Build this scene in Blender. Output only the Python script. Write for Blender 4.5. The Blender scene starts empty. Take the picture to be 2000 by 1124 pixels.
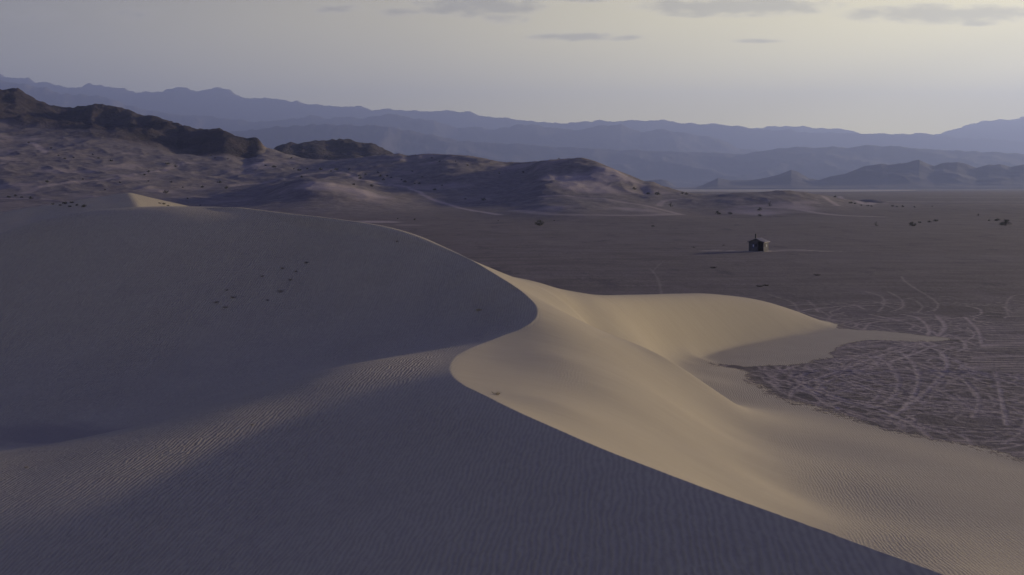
import bpy, math, random
import numpy as np
from mathutils import Vector
random.seed(7)
C = bpy.context.scene
# ------------------------------------------------------------------ camera, sky, sun, exposure
F = 2400.0; HZ = 362.0; CAMZ = 17.0          # focal length in photo pixels, row of the level line, eye height above the plain
cam = bpy.data.cameras.new('camera'); camo = bpy.data.objects.new('camera', cam); C.collection.objects.link(camo)
camo.location = (0, 0, CAMZ); camo.rotation_euler = (math.radians(90), 0, 0)
cam.sensor_width = 36; cam.lens = 36*F/2000; cam.shift_y = -(562-HZ)/2000.0
cam.clip_start = 0.5; cam.clip_end = 120000
C.camera = camo

SUN_AZ, SUN_EL = 56.0, 8.5                  # degrees right of the view axis, above the level
SUN_DIR = Vector((math.sin(math.radians(SUN_AZ))*math.cos(math.radians(SUN_EL)), math.cos(math.radians(SUN_AZ))*math.cos(math.radians(SUN_EL)), math.sin(math.radians(SUN_EL))))
sun = bpy.data.lights.new('sun', 'SUN'); suno = bpy.data.objects.new('sun', sun); C.collection.objects.link(suno)
sun.energy = 5.0; sun.angle = math.radians(1.6); sun.color = (1.0, 0.83, 0.55)
suno.rotation_euler = SUN_DIR.to_track_quat('Z', 'Y').to_euler(); suno.location = (0, 0, 60)

W = bpy.data.worlds.new('World'); C.world = W; W.use_nodes = True
nt = W.node_tree; N = nt.nodes; L = nt.links; N.clear()
def node(nt, typ, **kw):
    n = nt.nodes.new(typ)
    for k, v in kw.items(): setattr(n, k, v)
    return n
def mth(nt, op, a, b=None, c=None, clamp=False):
    n = nt.nodes.new('ShaderNodeMath'); n.operation = op; n.use_clamp = clamp
    for i, v in enumerate((a, b, c)):
        if v is None: continue
        if isinstance(v, (int, float)): n.inputs[i].default_value = v
        else: nt.links.new(v, n.inputs[i])
    return n.outputs[0]
def mixc(nt, fac, a, b, mode='MIX'):
    n = nt.nodes.new('ShaderNodeMix'); n.data_type = 'RGBA'; n.blend_type = mode; n.clamp_factor = True
    for i, v in ((0, fac), (6, a), (7, b)):
        if isinstance(v, (int, float)): n.inputs[i].default_value = v
        elif isinstance(v, tuple): n.inputs[i].default_value = v if len(v) == 4 else v+(1,)
        else: nt.links.new(v, n.inputs[i])
    return n.outputs[2]
def sstep(nt, lo, hi, v):
    n = nt.nodes.new('ShaderNodeMapRange'); n.interpolation_type = 'SMOOTHSTEP'
    nt.links.new(v, n.inputs[0]); n.inputs[1].default_value = lo; n.inputs[2].default_value = hi
    return n.outputs[0]

sky = node(nt, 'ShaderNodeTexSky', sky_type='NISHITA', sun_disc=False)
sky.sun_elevation = math.radians(SUN_EL); sky.sun_rotation = math.radians(SUN_AZ)
sky.altitude = 200; sky.air_density = 1.0; sky.dust_density = 3.0; sky.ozone_density = 1.5
tc = node(nt, 'ShaderNodeTexCoord'); sx = node(nt, 'ShaderNodeSeparateXYZ'); L.new(tc.outputs['Generated'], sx.inputs[0])
yy = mth(nt, 'MAXIMUM', sx.outputs[1], 0.05)
ta = mth(nt, 'DIVIDE', sx.outputs[0], yy); tb = mth(nt, 'DIVIDE', sx.outputs[2], yy)      # bearings on the sky ahead
# veil of thin high haze: grey mauve away from the sun, straw coloured round it
dp = node(nt, 'ShaderNodeVectorMath', operation='DOT_PRODUCT'); L.new(tc.outputs['Generated'], dp.inputs[0]); dp.inputs[1].default_value = Vector((math.sin(math.radians(SUN_AZ-4)), math.cos(math.radians(SUN_AZ-4)), .06)).normalized()
cosg = dp.outputs['Value']   # brightness of the veil, centred a little under the sun where the dust is thickest
SKYTINT = (.14, .175, .80)
glow = sstep(nt, 0.70, 1.0, cosg)
VEIL_FAR, VEIL_MID, VEIL_SUN = (3.0, 2.85, 2.2), (6.4, 5.6, 2.7), (11.4, 10.0, 4.5)
veil = mixc(nt, sstep(nt, 0.15, 0.70, cosg), VEIL_FAR, VEIL_MID)
veil = mixc(nt, sstep(nt, 0.52, 0.95, cosg), veil, VEIL_SUN)
low = mth(nt, 'MULTIPLY_ADD', mth(nt, 'EXPONENT', mth(nt, 'MULTIPLY', mth(nt, 'MAXIMUM', sx.outputs[2], 0.0), -14.0)), 1.5, 0.72)
vsc = node(nt, 'ShaderNodeVectorMath', operation='SCALE'); L.new(veil, vsc.inputs[0]); L.new(low, vsc.inputs['Scale']); veil = vsc.outputs[0]
up = sstep(nt, 0.12, 0.32, sx.outputs[2])
veilfac = mth(nt, 'MULTIPLY_ADD', up, -0.90, 0.94)
col = mixc(nt, veilfac, mixc(nt, 1.0, sky.outputs[0], SKYTINT, 'MULTIPLY'), veil)
# clouds
cv = node(nt, 'ShaderNodeCombineXYZ'); L.new(ta, cv.inputs[0]); L.new(mth(nt, 'MULTIPLY', tb, 3.2), cv.inputs[1])
nz = node(nt, 'ShaderNodeTexNoise'); L.new(cv.outputs[0], nz.inputs['Vector']); nz.inputs['Scale'].default_value = 34; nz.inputs['Detail'].default_value = 8; nz.inputs['Roughness'].default_value = 0.62
nz2 = node(nt, 'ShaderNodeTexNoise'); L.new(cv.outputs[0], nz2.inputs['Vector']); nz2.inputs['Scale'].default_value = 7; nz2.inputs['Detail'].default_value = 6
CL = [(935, 10, 130, 26, 1.0), (985, 38, 60, 14, .7), (1440, 12, 190, 20, 1.2), (1360, 26, 90, 10, .8), (1850, 28, 200, 20, 1.1), (1910, 45, 60, 8, .8), (1140, 73, 110, 9, 1.0), (1480, 80, 75, 7, .5),
      (780, 22, 60, 14, .6), (60, 30, 120, 25, .35), (260, 30, 130, 25, .35), (660, 18, 90, 18, .4), (1700, -30, 300, 30, .9), (1110, -10, 110, 18, .9), (2250, 20, 200, 22, 1), (400, -60, 500, 40, .5), (-400, 0, 260, 30, .5)]
acc = None
for px, py, rx, ry, w in CL:
    a = mth(nt, 'MULTIPLY_ADD', ta, F/rx, -(px-1000)/rx); b = mth(nt, 'MULTIPLY_ADD', tb, F/ry, -(HZ-py)/ry)
    d = mth(nt, 'ADD', mth(nt, 'MULTIPLY', a, a), mth(nt, 'MULTIPLY', b, b))
    g = mth(nt, 'MULTIPLY', mth(nt, 'EXPONENT', mth(nt, 'MULTIPLY', d, -1.1)), w)
    acc = g if acc is None else mth(nt, 'MAXIMUM', acc, g)
dens = mth(nt, 'MULTIPLY', mth(nt, 'ADD', acc, mth(nt, 'MULTIPLY_ADD', nz.outputs[0], 2.8, -1.4)), sstep(nt, .16, .42, acc))
core = sstep(nt, 0.08, 0.95, dens)
edge = mth(nt, 'SUBTRACT', sstep(nt, -0.02, 0.35, mth(nt, 'MULTIPLY', dens, sstep(nt, 0.02, 0.2, acc))), core, clamp=True)
col = mixc(nt, mth(nt, 'MULTIPLY', edge, 0.16), col, mixc(nt, 0.8, col, (7.2, 6.6, 5.6)))
col = mixc(nt, mth(nt, 'MULTIPLY', core, 0.7), col, mixc(nt, 1.0, col, (0.50, 0.51, 0.56), 'MULTIPLY'))
# slanting beams that fan out from the sun
sa, sb = math.tan(math.radians(SUN_AZ)), math.tan(math.radians(SUN_EL))/math.cos(math.radians(SUN_AZ))
ang = mth(nt, 'ARCTAN2', mth(nt, 'SUBTRACT', tb, sb+.05), mth(nt, 'SUBTRACT', ta, sa-.25))
bn = node(nt, 'ShaderNodeTexNoise', noise_dimensions='1D'); L.new(ang, bn.inputs['W']); bn.inputs['Scale'].default_value = 9; bn.inputs['Detail'].default_value = 2
beam = mth(nt, 'MULTIPLY_ADD', bn.outputs[0], 0.36, 0.82)
vs = node(nt, 'ShaderNodeVectorMath', operation='SCALE'); L.new(col, vs.inputs[0]); L.new(beam, vs.inputs['Scale'])
bg = node(nt, 'ShaderNodeBackground'); L.new(vs.outputs[0], bg.inputs[0]); bg.inputs[1].default_value = 0.10
out = node(nt, 'ShaderNodeOutputWorld'); L.new(bg.outputs[0], out.inputs[0])
C.view_settings.view_transform = 'Standard'; C.view_settings.look = 'None'; C.view_settings.exposure = 0.72; C.view_settings.gamma = 1
C.cycles.volume_bounces = 0; C.cycles.max_bounces = 6; C.cycles.volume_max_steps = 64

# ------------------------------------------------------------------ helpers
def tag(o, label=None, cat=None, group=None, kind=None):
    if label: o['label'] = label
    if cat: o['category'] = cat
    if group: o['group'] = group
    if kind: o['kind'] = kind
    return o
def mesh_obj(name, verts, faces, mat=None, parent=None, smooth=False):
    me = bpy.data.meshes.new(name); me.from_pydata([tuple(v) for v in verts], [], faces); me.update()
    if smooth: me.polygons.foreach_set('use_smooth', [True]*len(me.polygons))
    o = bpy.data.objects.new(name, me); C.collection.objects.link(o)
    if mat: me.materials.append(mat)
    if parent: o.parent = parent
    return o
def grid_obj(name, P, normals, quads, mat, attrs=None):
    """P (n,3) float array, quads (m,4) index array"""
    used = np.unique(quads); remap = np.full(len(P), -1, np.int64); remap[used] = np.arange(len(used))
    q = remap[quads].astype(np.int32); p = P[used].astype(np.float32)
    me = bpy.data.meshes.new(name)
    me.vertices.add(len(p)); me.vertices.foreach_set('co', p.ravel())
    me.loops.add(q.size); me.loops.foreach_set('vertex_index', q.ravel())
    me.polygons.add(len(q)); me.polygons.foreach_set('loop_start', np.arange(0, q.size, 4, dtype=np.int32))
    me.polygons.foreach_set('use_smooth', np.ones(len(q), bool))
    me.update(calc_edges=True)
    if normals is not None: me.normals_split_custom_set_from_vertices(normals[used].astype(np.float32))
    for k, v in (attrs or {}).items():
        a = me.attributes.new(k, 'FLOAT', 'POINT'); a.data.foreach_set('value', v[used].astype(np.float32))
    me.materials.append(mat)
    o = bpy.data.objects.new(name, me); C.collection.objects.link(o)
    return o
rs = np.random.RandomState(11)
_perm = np.concatenate([rs.permutation(1024)]*2); _ga = rs.rand(1024)*2*np.pi; _gx = np.cos(_ga); _gy = np.sin(_ga)
def perlin(x, y, seed=0):
    x0 = np.floor(x); y0 = np.floor(y); fx = x-x0; fy = y-y0
    ix = (x0.astype(np.int64)+seed*37) & 1023; iy = (y0.astype(np.int64)+seed*91) & 1023; ix1 = (ix+1) & 1023; iy1 = (iy+1) & 1023
    def g(i, j, dx, dy):
        h = _perm[_perm[i]+j]; return _gx[h]*dx+_gy[h]*dy
    u = fx*fx*fx*(fx*(fx*6-15)+10); v = fy*fy*fy*(fy*(fy*6-15)+10)
    a = g(ix, iy, fx, fy); b = g(ix1, iy, fx-1, fy); c = g(ix, iy1, fx, fy-1); d = g(ix1, iy1, fx-1, fy-1)
    return (a+(b-a)*u)*(1-v)+(c+(d-c)*u)*v
def fbm(x, y, oct=4, seed=0, gain=.5):
    s = 0; a = 1
    for i in range(oct): s = s+a*perlin(x*2**i, y*2**i, seed+i*3); a *= gain
    return s
def ridged(x, y, oct=5, seed=0, gain=.5):
    s = 0; a = 1; w = 1
    for i in range(oct):
        n = 1-np.abs(perlin(x*2**i, y*2**i, seed+i*5))*1.8; n = n*n*w; w = np.clip(n*1.4, 0, 1); s = s+a*n; a *= gain
    return s
def ss(lo, hi, v):
    t = np.clip((v-lo)/(hi-lo), 0, 1); return t*t*(3-2*t)
def tps_fit(P, z, lam=1e-3):
    P = np.asarray(P, float); z = np.asarray(z, float); n = len(P)
    r2 = ((P[:, None]-P[None])**2).sum(-1); K = .5*r2*np.log(r2+1e-9); K[np.diag_indices(n)] = lam if np.isscalar(lam) else np.array(lam)
    A = np.zeros((n+3, n+3)); A[:n, :n] = K; A[:n, n] = 1; A[:n, n+1:] = P; A[n, :n] = 1; A[n+1:, :n] = P.T
    w = np.linalg.solve(A, np.concatenate([z, np.zeros(3)])); return P, w
def tps(f, x, y):
    P, w = f; shp = x.shape; x = x.ravel().astype(np.float32); y = y.ravel().astype(np.float32); o = np.empty(len(x), np.float32)
    for s in range(0, len(x), 100000):
        xx = x[s:s+100000]; yy = y[s:s+100000]; acc = w[-3]+w[-2]*xx+w[-1]*yy
        for (px, py), ww in zip(P, w[:-3]):
            r2 = (xx-np.float32(px))**2+(yy-np.float32(py))**2+np.float32(1e-9); acc = acc+np.float32(.5*ww)*r2*np.log(r2)
        o[s:s+100000] = acc
    return o.reshape(shp)
def smooth(pts, n=10):
    P = [np.array(p, float) for p in pts]; P = [2*P[0]-P[1]]+P+[2*P[-1]-P[-2]]; out_ = []
    for i in range(1, len(P)-2):
        for t in np.linspace(0, 1, n, endpoint=False):
            out_.append(.5*((2*P[i])+(-P[i-1]+P[i+1])*t+(2*P[i-1]-5*P[i]+4*P[i+1]-P[i+2])*t*t+(-P[i-1]+3*P[i]-3*P[i+1]+P[i+2])*t**3))
    out_.append(P[-2]); return np.array(out_)
def wD(px, py, D): return ((px-1000)/F*D, D, CAMZ-(py-HZ)/F*D)          # bearing, dip and distance -> place
def wZ(px, py, z): D = (CAMZ-z)*F/(py-HZ); return ((px-1000)/F*D, D, z)   # bearing, dip and height -> place
def g0(px, py): return wZ(px, py, 0)[:2]

# ------------------------------------------------------------------ shape of the land
BR = [(32, -20, 9.0), (20, 0, 9.4), (14, 10, 9.5), wD(1850, 1124, 24), wD(1600, 1034, 27.2), wD(1500, 997, 29), wD(1400, 962, 31), wD(1300, 924, 33.3), wD(1180, 878, 37), wD(1100, 843, 41), wD(1020, 808, 45.5), wD(950, 775, 50.3), wD(903, 752, 54.5), wD(880, 725, 59.5), wD(885, 706, 63.5), wD(915, 682, 68.5), wD(985, 655, 73.2), wD(1033, 636, 75.3),
      wD(1048, 620, 76.8), wD(1047, 600, 79.2), wD(1030, 580, 82), wD(990, 550, 87), wD(940, 520, 92.5), wD(912, 504, 96), wD(860, 480, 99.5), wD(800, 455, 102.5), wD(730, 438, 105.5), wD(640, 425, 108.5), wD(550, 415, 111.3), wD(470, 408, 113)]
BRa = np.array(BR)
def pchip(xq, x, y):
    h = np.diff(x); d = np.diff(y)/h; m = np.zeros(len(x)); m[0] = d[0]; m[-1] = d[-1]
    for i in range(1, len(x)-1): m[i] = (d[i-1]*h[i]+d[i]*h[i-1])/(h[i]+h[i-1])
    i = np.clip(np.searchsorted(x, xq)-1, 0, len(x)-2); t = np.clip((xq-x[i])/h[i], 0, 1)
    return (1+2*t)*(1-t)**2*y[i]+t*(1-t)**2*h[i]*m[i]+t*t*(3-2*t)*y[i+1]+t*t*(t-1)*h[i]*m[i+1]
def brinkX(D):
    v = pchip(D, BRa[:, 1], BRa[:, 0])
    return v*(1-ss(115, 420, D))
Z = [(d, pchip(np.array([d]), BRa[:, 1], BRa[:, 0])[0], pchip(np.array([d]), BRa[:, 1], BRa[:, 2])[0]) for d in list(range(-20, 24, 8))+list(np.arange(24, 113.9, 2.5))]
brink_pts = [(x, d, z) for d, x, z in Z]
A_pts = [wD(1000, 1124, 28.5), wD(600, 1124, 33), wD(300, 1124, 36.4), wD(0, 1124, 37.9), wD(800, 900, 43), wD(600, 950, 44.5), wD(600, 850, 51.2), wD(450, 900, 47.7), wD(300, 950, 44.6), wD(150, 1000, 42.1), wD(600, 800, 54.9), wD(740, 760, 57.6), wD(0, 1050, 40.3), wD(800, 790, 53.5),
         wD(780, 698, 66), wD(700, 720, 63), wD(600, 750, 60), wD(450, 812, 54.5), wD(300, 870, 50.9), wD(150, 915, 48.2), wD(0, 950, 46.9), wD(-150, 960, 46.5),
         wD(0, 880, 60.2), wD(150, 860, 63.1), wD(300, 815, 67.3), wD(450, 745, 74), wD(600, 700, 79), wD(700, 680, 80), wD(800, 655, 81), wD(0, 770, 77),
         wD(600, 450, 106.9), wD(600, 500, 101.6), wD(600, 600, 92.3), wD(300, 440, 107), wD(300, 500, 100.6), wD(300, 600, 91.5), wD(300, 700, 83.5), wD(0, 505, 104), wD(0, 600, 94), wD(0, 700, 85.5), wD(150, 600, 92.8), wD(150, 700, 84.5), wD(450, 650, 87.5),
         wD(800, 475, 100.5), wD(800, 510, 96.5), wD(800, 560, 92), wD(800, 620, 86.5), wD(900, 570, 91), wD(900, 520, 95.5), wD(960, 605, 84.5), wD(1000, 580, 86), wD(1000, 622, 80.5), wD(0, 459, 110.5), wD(150, 440, 109), wD(150, 500, 102), wD(100, 424, 112), wD(250, 406, 113.5), wD(380, 406, 113.5), wD(-100, 500, 108), wD(-250, 560, 101), wD(-150, 640, 91), wD(-150, 800, 75),
         (-72, 60, 2.5), (-60, 30, 2), (-70, 95, 5.5), (-80, 75, 3), (-95, 100, 1.5), (-75, 130, 6), (-90, 140, 4), (-112, 160, 0), (-52, 125, 10.3), (-70, 115, 8), (-60, 135, 9), (-40, 130, 11.5), (-28, 130, 11), (-45, 165, 7), (-40, 180, 7), (-61, 190, 6), (-80, 190, 4), (-20, 180, 5), (-85, 230, 3), (-60, 260, 2), (-40, 230, -1), (-90, 275, 0), (-130, 130, 0),
         (-10, 150, 2), (5, 150, 0), (0, 200, -2), (-10, 220, -2), (-20, 250, -2), (-5, 0, 5.5), (-25, 0, 3), (10, 5, 9), (-10, -20, 6), (-40, -20, 3)]
B_pts = [wZ(1080, 597, 8.7), wZ(1100, 610, 8.15), wZ(1150, 637, 7.2), wZ(1200, 665, 6.3), wZ(1250, 692, 5.5), wZ(1300, 720, 4.6), wZ(1350, 749, 3.7), wZ(1400, 775, 2.8), wZ(1450, 797, 1.9), wZ(1500, 815, 1.25), wZ(1600, 842, .75), wZ(1700, 870, .6), wZ(1850, 905, .5),
         wD(1100, 576, 103), wZ(1620, 632, .05),
         wD(1120, 600, 98),
         (14.5, 98, .6), (9, 95, 2.9), (12.3, 94, 1.3), (7, 101, 4.3), (16, 92, .7), (16.5, 115, .5), (18.5, 118.5, .35), (17.5, 110, .5), (20, 112, .2), (17, 103, .5), wZ(1450, 735, 0), wZ(1550, 790, 0), wZ(1640, 820, 0), wZ(1800, 860, 0), wZ(2000, 917, 0),
         (3, 140, .5), (45, 165, -1.0), (-5, 125, 4.0),(1, 114, 5.8), (-15, 140, 4), (-30, 150, 7), (-30, 180, 3), (-8, 150, 0), (-20, 170, 2), (0, 200, -2), (10, 230, -2), (-10, 220, -2), (-20, 250, -2), (30, 200, -2), (30, 250, -2),
         wZ(1180, 760, 6.5), wZ(1100, 700, 7.3), wZ(1000, 720, 7.4), wZ(1100, 790, 7.6), wZ(1300, 850, 4.9), wZ(1300, 780, 4.8), wZ(1400, 900, 3.9), wZ(1470, 960, 3.4), wZ(1420, 850, 2.45), wZ(1455, 845, 1.75), wZ(1490, 950, 2.9), wZ(1535, 960, 1.95), wZ(1465, 900, 2.5), wZ(1505, 890, 1.75), wZ(1560, 900, 1.5), wZ(1600, 1000, 1.8), wZ(1640, 1082, 2.0),
         wZ(1700, 950, 1.2), wZ(1800, 1050, 1.5), wZ(2000, 1000, .7), wZ(2000, 1124, 1.5), wZ(1870, 1110, 2.0), (16, 37, 3.0), (11.5, 37, 5.2), (25, 30, 1.6), (18, 22, 5), (27, 8, 4), (40, 30, .2), (36, 50, -.1), (45, 8, 1), (60, 60, -1), (60, 120, -2), (42, 100, -1.9), (70, 0, -1), (45, 130, -.35), (60, 155, -2), (70, 135, -2), (52, 140, -1.6), (26, 109, -1.1), (32, 106, -1.8), (30, 120, -1.8), (38, 112, -2), (42, 150, -.7), (55, 90, -2), (24, 114, -.8)]
LC = np.array([wD(1150, 580, 109), wD(1200, 583, 115), wD(1250, 585, 120.5), wD(1300, 585, 125.7), wD(1350, 584, 130.5), wD(1400, 583, 135), wD(1450, 586, 139.2), wD(1500, 592, 143), wD(1560, 609, 147.5)])   # crest of the far lobe
LF = np.array([(11.2, 103, 2.3), (12.5, 107.5, 1.9), (13.6, 111.7, 1.2), (15.2, 116, .6), (17.8, 120.5, .2), (20.6, 125, 0), (23.6, 129.3, 0), (28, 134.5, 0), (35.5, 143.5, .15)])   # its foot
B_pts += [(pchip(np.array([d_]), BRa[:, 1], BRa[:, 0])[0]+3.2, d_+2.2, pchip(np.array([d_]), BRa[:, 1], BRa[:, 2])[0]-2.1) for d_ in (99., 102., 105., 108., 111.)]
WB = [3.]*len(B_pts)
LCs = smooth(list(LC), 3); LFs = smooth(list(LF), 3)
for c, f in zip(LCs, LFs):
    WB += [2., 60., 60., 60., 12., 60., 60.]
    bk = np.array([-.66, .75])*6
    B_pts += [tuple(c), tuple(c*.75+f*.25+np.array([0, 0, .12])), tuple(c*.5+f*.5+np.array([0, 0, .1])), tuple(c*.22+f*.78), tuple(f), (c[0]+bk[0], c[1]+bk[1], c[2]*.72-.4), (c[0]+bk[0]*2.4, c[1]+bk[1]*2.4, c[2]*.3-.8)]
fA = tps_fit([(x, y) for x, y, z in A_pts+brink_pts], [z for x, y, z in A_pts+brink_pts], [12.]*len(A_pts)+[2.]*len(brink_pts))
fB = tps_fit([(x, y) for x, y, z in B_pts+brink_pts], [z for x, y, z in B_pts+brink_pts], WB+[2.]*len(brink_pts))
# background land: (bearing px, distance, height)
BG = []
def col_(px, *dz):
    for d, z in dz: BG.append((px, d, z))
for px, k in ((-900, 1.35), (-450, 1.2)):
    col_(px, (300, 0), (500, 2), (650, 8), (800, 18), (1000, 40*k), (1300, 75*k), (1500, 102*k), (1800, 140*k), (2100, 170*k), (2600, 120), (3600, 40), (6000, 0))
col_(0, (300, 0), (420, .3), (500, .8), (650, 5), (800, 12.5), (1000, 31), (1300, 66), (1500, 93), (1750, 140), (1950, 171), (2400, 130), (3200, 50), (4500, 10), (7000, 0))
col_(30, (1960, 172)); col_(90, (1900, 146), (1500, 89))
col_(200, (300, 0), (500, .6), (650, 4), (800, 11), (1000, 26), (1300, 58), (1450, 84), (1700, 117), (1900, 141), (2300, 100), (3200, 30), (7000, 0))
col_(310, (1750, 117), (1430, 70)); col_(260, (1800, 124))
col_(400, (300, 0), (500, .4), (650, 3), (800, 8), (1000, 19), (1300, 45), (1400, 59), (1600, 92), (1700, 95), (2000, 60), (3000, 10), (7000, 0))
col_(440, (1600, 88)); col_(520, (1500, 63), (1350, 46), (1000, 17), (800, 10)); 
col_(600, (300, 0), (500, .3), (650, 4), (720, 11), (800, 22), (880, 20), (1000, 22), (1300, 38), (1450, 46), (2600, 10), (7000, 0))
col_(700, (300, 0), (500, .2), (650, 3), (740, 10), (820, 17), (900, 15), (1100, 30), (1350, 46), (1600, 45), (2600, 5), (7000, 0))
col_(770, (1400, 50), (1750, 40), (2000, 64)); col_(510, (2000, 55)); col_(545, (2000, 82)); col_(600, (2000, 88)); col_(665, (2000, 93), (2400, 50)); col_(720, (2000, 81)); col_(660, (1650, 46)); col_(560, (1700, 45)); col_(600, (2400, 45)); col_(760, (780, 9), (900, 13), (650, 2))
col_(820, (300, 0), (500, .1), (650, 1.5), (800, 6), (1000, 24), (1150, 36), (1300, 49), (1600, 30), (2600, 3), (7000, 0))
col_(900, (1200, 45.5), (1000, 29), (800, 7)); col_(1000, (300, 0), (500, 0), (620, .6), (750, 5), (900, 15), (1020, 27), (1150, 38), (1400, 22), (2600, 0), (7000, 0))
col_(1070, (700, 6.2), (640, 2.6), (820, 18), (880, 20), (1050, 36)); col_(1140, (300, 0), (560, 0), (620, 2.4), (680, 6.4), (760, 8), (820, 15), (900, 24), (1000, 39.8), (1150, 25), (1500, 5), (2600, 0), (7000, 0))
col_(1200, (920, 29), (800, 12), (720, 6.5), (650, 3)); col_(1260, (900, 19), (780, 8), (680, 3.6), (620, .6), (1100, 4)); col_(1340, (300, 0), (600, 0), (700, 1.4), (780, 6.5), (840, 10.6), (1000, 3), (1500, 0), (3000, 0), (7000, 0))
col_(1400, (700, .3), (770, 6.5), (830, 10.2), (950, 5)); col_(1480, (700, .3), (770, 7), (830, 12.6), (950, 6)); col_(1550, (300, 0), (600, 0), (690, .2), (770, 6), (850, 13.2), (980, 5), (1500, 0), (3000, 0), (7000, 0))
col_(1600, (690, .2), (770, 4), (860, 10.6), (1000, 3)); col_(1640, (690, .2), (770, 2.6), (850, 6), (1000, 2)); col_(1700, (300, 0), (690, 0), (760, 1.2), (860, 3.6), (1000, 1), (1500, 0), (7000, 0))
for px in (1850, 2000, 2400): col_(px, (300, 0), (690, 0), (760, .8), (870, 3.2), (1000, .6), (1500, 0), (7000, 0))
def bgc(px, D): return (px/260.0, np.log(D)*4.2)
_b = np.array(BG, float); _u, _v = bgc(_b[:, 0], _b[:, 1])
fG = tps_fit(np.stack([_u, _v], 1), _b[:, 2]/_b[:, 1]*1000, 1e-2)
MOUNDS = []
RIB = [wZ(*p)[:2] for p in ((1080, 597, 8.7), (1200, 665, 6.3), (1300, 720, 4.6), (1400, 775, 2.8), (1470, 804, 1.8))]
RIB = [tuple(p) for p in smooth(RIB, 6)]
def dune_raw(X, D):
    bx = brinkX(D); r = .02+ss(95, 106, D)*4+ss(112, 150, D)*25
    s = ss(-1, 1, (bx-X)/r)
    zA = tps(fA, X, D); zB = tps(fB, X, D)
    z = zB+(zA-zB)*s
    # narrow rib that runs from the bend of the crest down to the right
    m = (X > 0) & (X < 26) & (D > 70) & (D < 102)
    if m.any():
        xm, ym = X[m], D[m]; best = np.full(xm.shape, 1e9); fd = np.zeros(xm.shape); L_ = len(RIB)-1
        for i_ in range(L_):
            (ax, ay), (bx_, by_) = RIB[i_], RIB[i_+1]; ux, uy = bx_-ax, by_-ay; t_ = np.clip(((xm-ax)*ux+(ym-ay)*uy)/(ux*ux+uy*uy), 0, 1); d2 = (xm-ax-t_*ux)**2+(ym-ay-t_*uy)**2
            k_ = d2 < best; best = np.where(k_, d2, best); fd = np.where(k_, (i_+t_)/L_, fd)
        z = z.copy(); z[m] += .8*np.exp(-np.sqrt(best+.08)/1.9)*ss(.04, .5, fd)*ss(1, .5, fd)
    # small pointed dune behind the long crest
    px, pd = -71.9, 231.; a, b = X-px, D-pd
    n1 = .19*(-.25*a-.97*b); n2 = .36*(.98*a-.06*b); n3 = .26*(.15*a+.99*b); n4 = .175*(-.98*a-.15*b)+.010*np.maximum(-a-16, 0)**2; k = .10
    mx_ = np.maximum(np.maximum(n1, n2), np.maximum(n3, n4))
    h = 15.75-mx_-k*np.log(np.exp((n1-mx_)/k)+np.exp((n2-mx_)/k)+np.exp((n3-mx_)/k)+np.exp((n4-mx_)/k))
    k = .35; h = np.where(np.isfinite(h), h, -50)
    z = np.maximum(z, h)+k*np.log1p(np.exp(-np.abs(z-h)/k))*.5
    fade = ss(300, 255, D)
    return z*fade-4*(1-fade)
def bg_raw(X, D):
    Dc = np.clip(D, 250, 7000); u, v = bgc(1000+F*X/np.maximum(D, 250), Dc)
    u = np.clip(u, -4.5, 9)
    z = tps(fG, u, v)*Dc/1000
    return z*ss(280, 480, D)*ss(6800, 5500, D)
def rockmask(X, D, z):
    px = 1000+F*X/np.maximum(D, 200)
    n = fbm(X/180, D/180, 3, 5)
    # boundary distance of the dark rocky hills, by bearing
    lim = np.interp(px, [-900, 0, 200, 400, 500, 560, 900], [1480, 1490, 1440, 1385, 1420, 1780, 1850])
    return ss(-60, 60, D-lim+n*110)*ss(20, 45, z)
SKY = np.array([(-900, 120), (-400, 150), (-100, 180), (0, 177), (28, 171.6), (46, 179), (71, 193), (96, 205), (132, 211), (153, 210), (174, 204), (213, 207), (249, 213), (281, 226), (302, 225), (338, 239), (374, 249), (402, 253), (427, 252), (441, 256), (463, 266), (495, 274), (523, 286), (540, 284), (566, 278), (584, 280), (619, 274), (640, 275), (671, 270), (707, 280), (725, 278), (742, 287), (764, 297), (782, 304.5), (839, 300), (878, 302), (920, 304.5), (984, 317), (1024, 317), (1077, 312), (1137, 308), (1162, 314.5), (1201, 331), (1237, 345), (1262, 356)], float)
CORR = None
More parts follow.
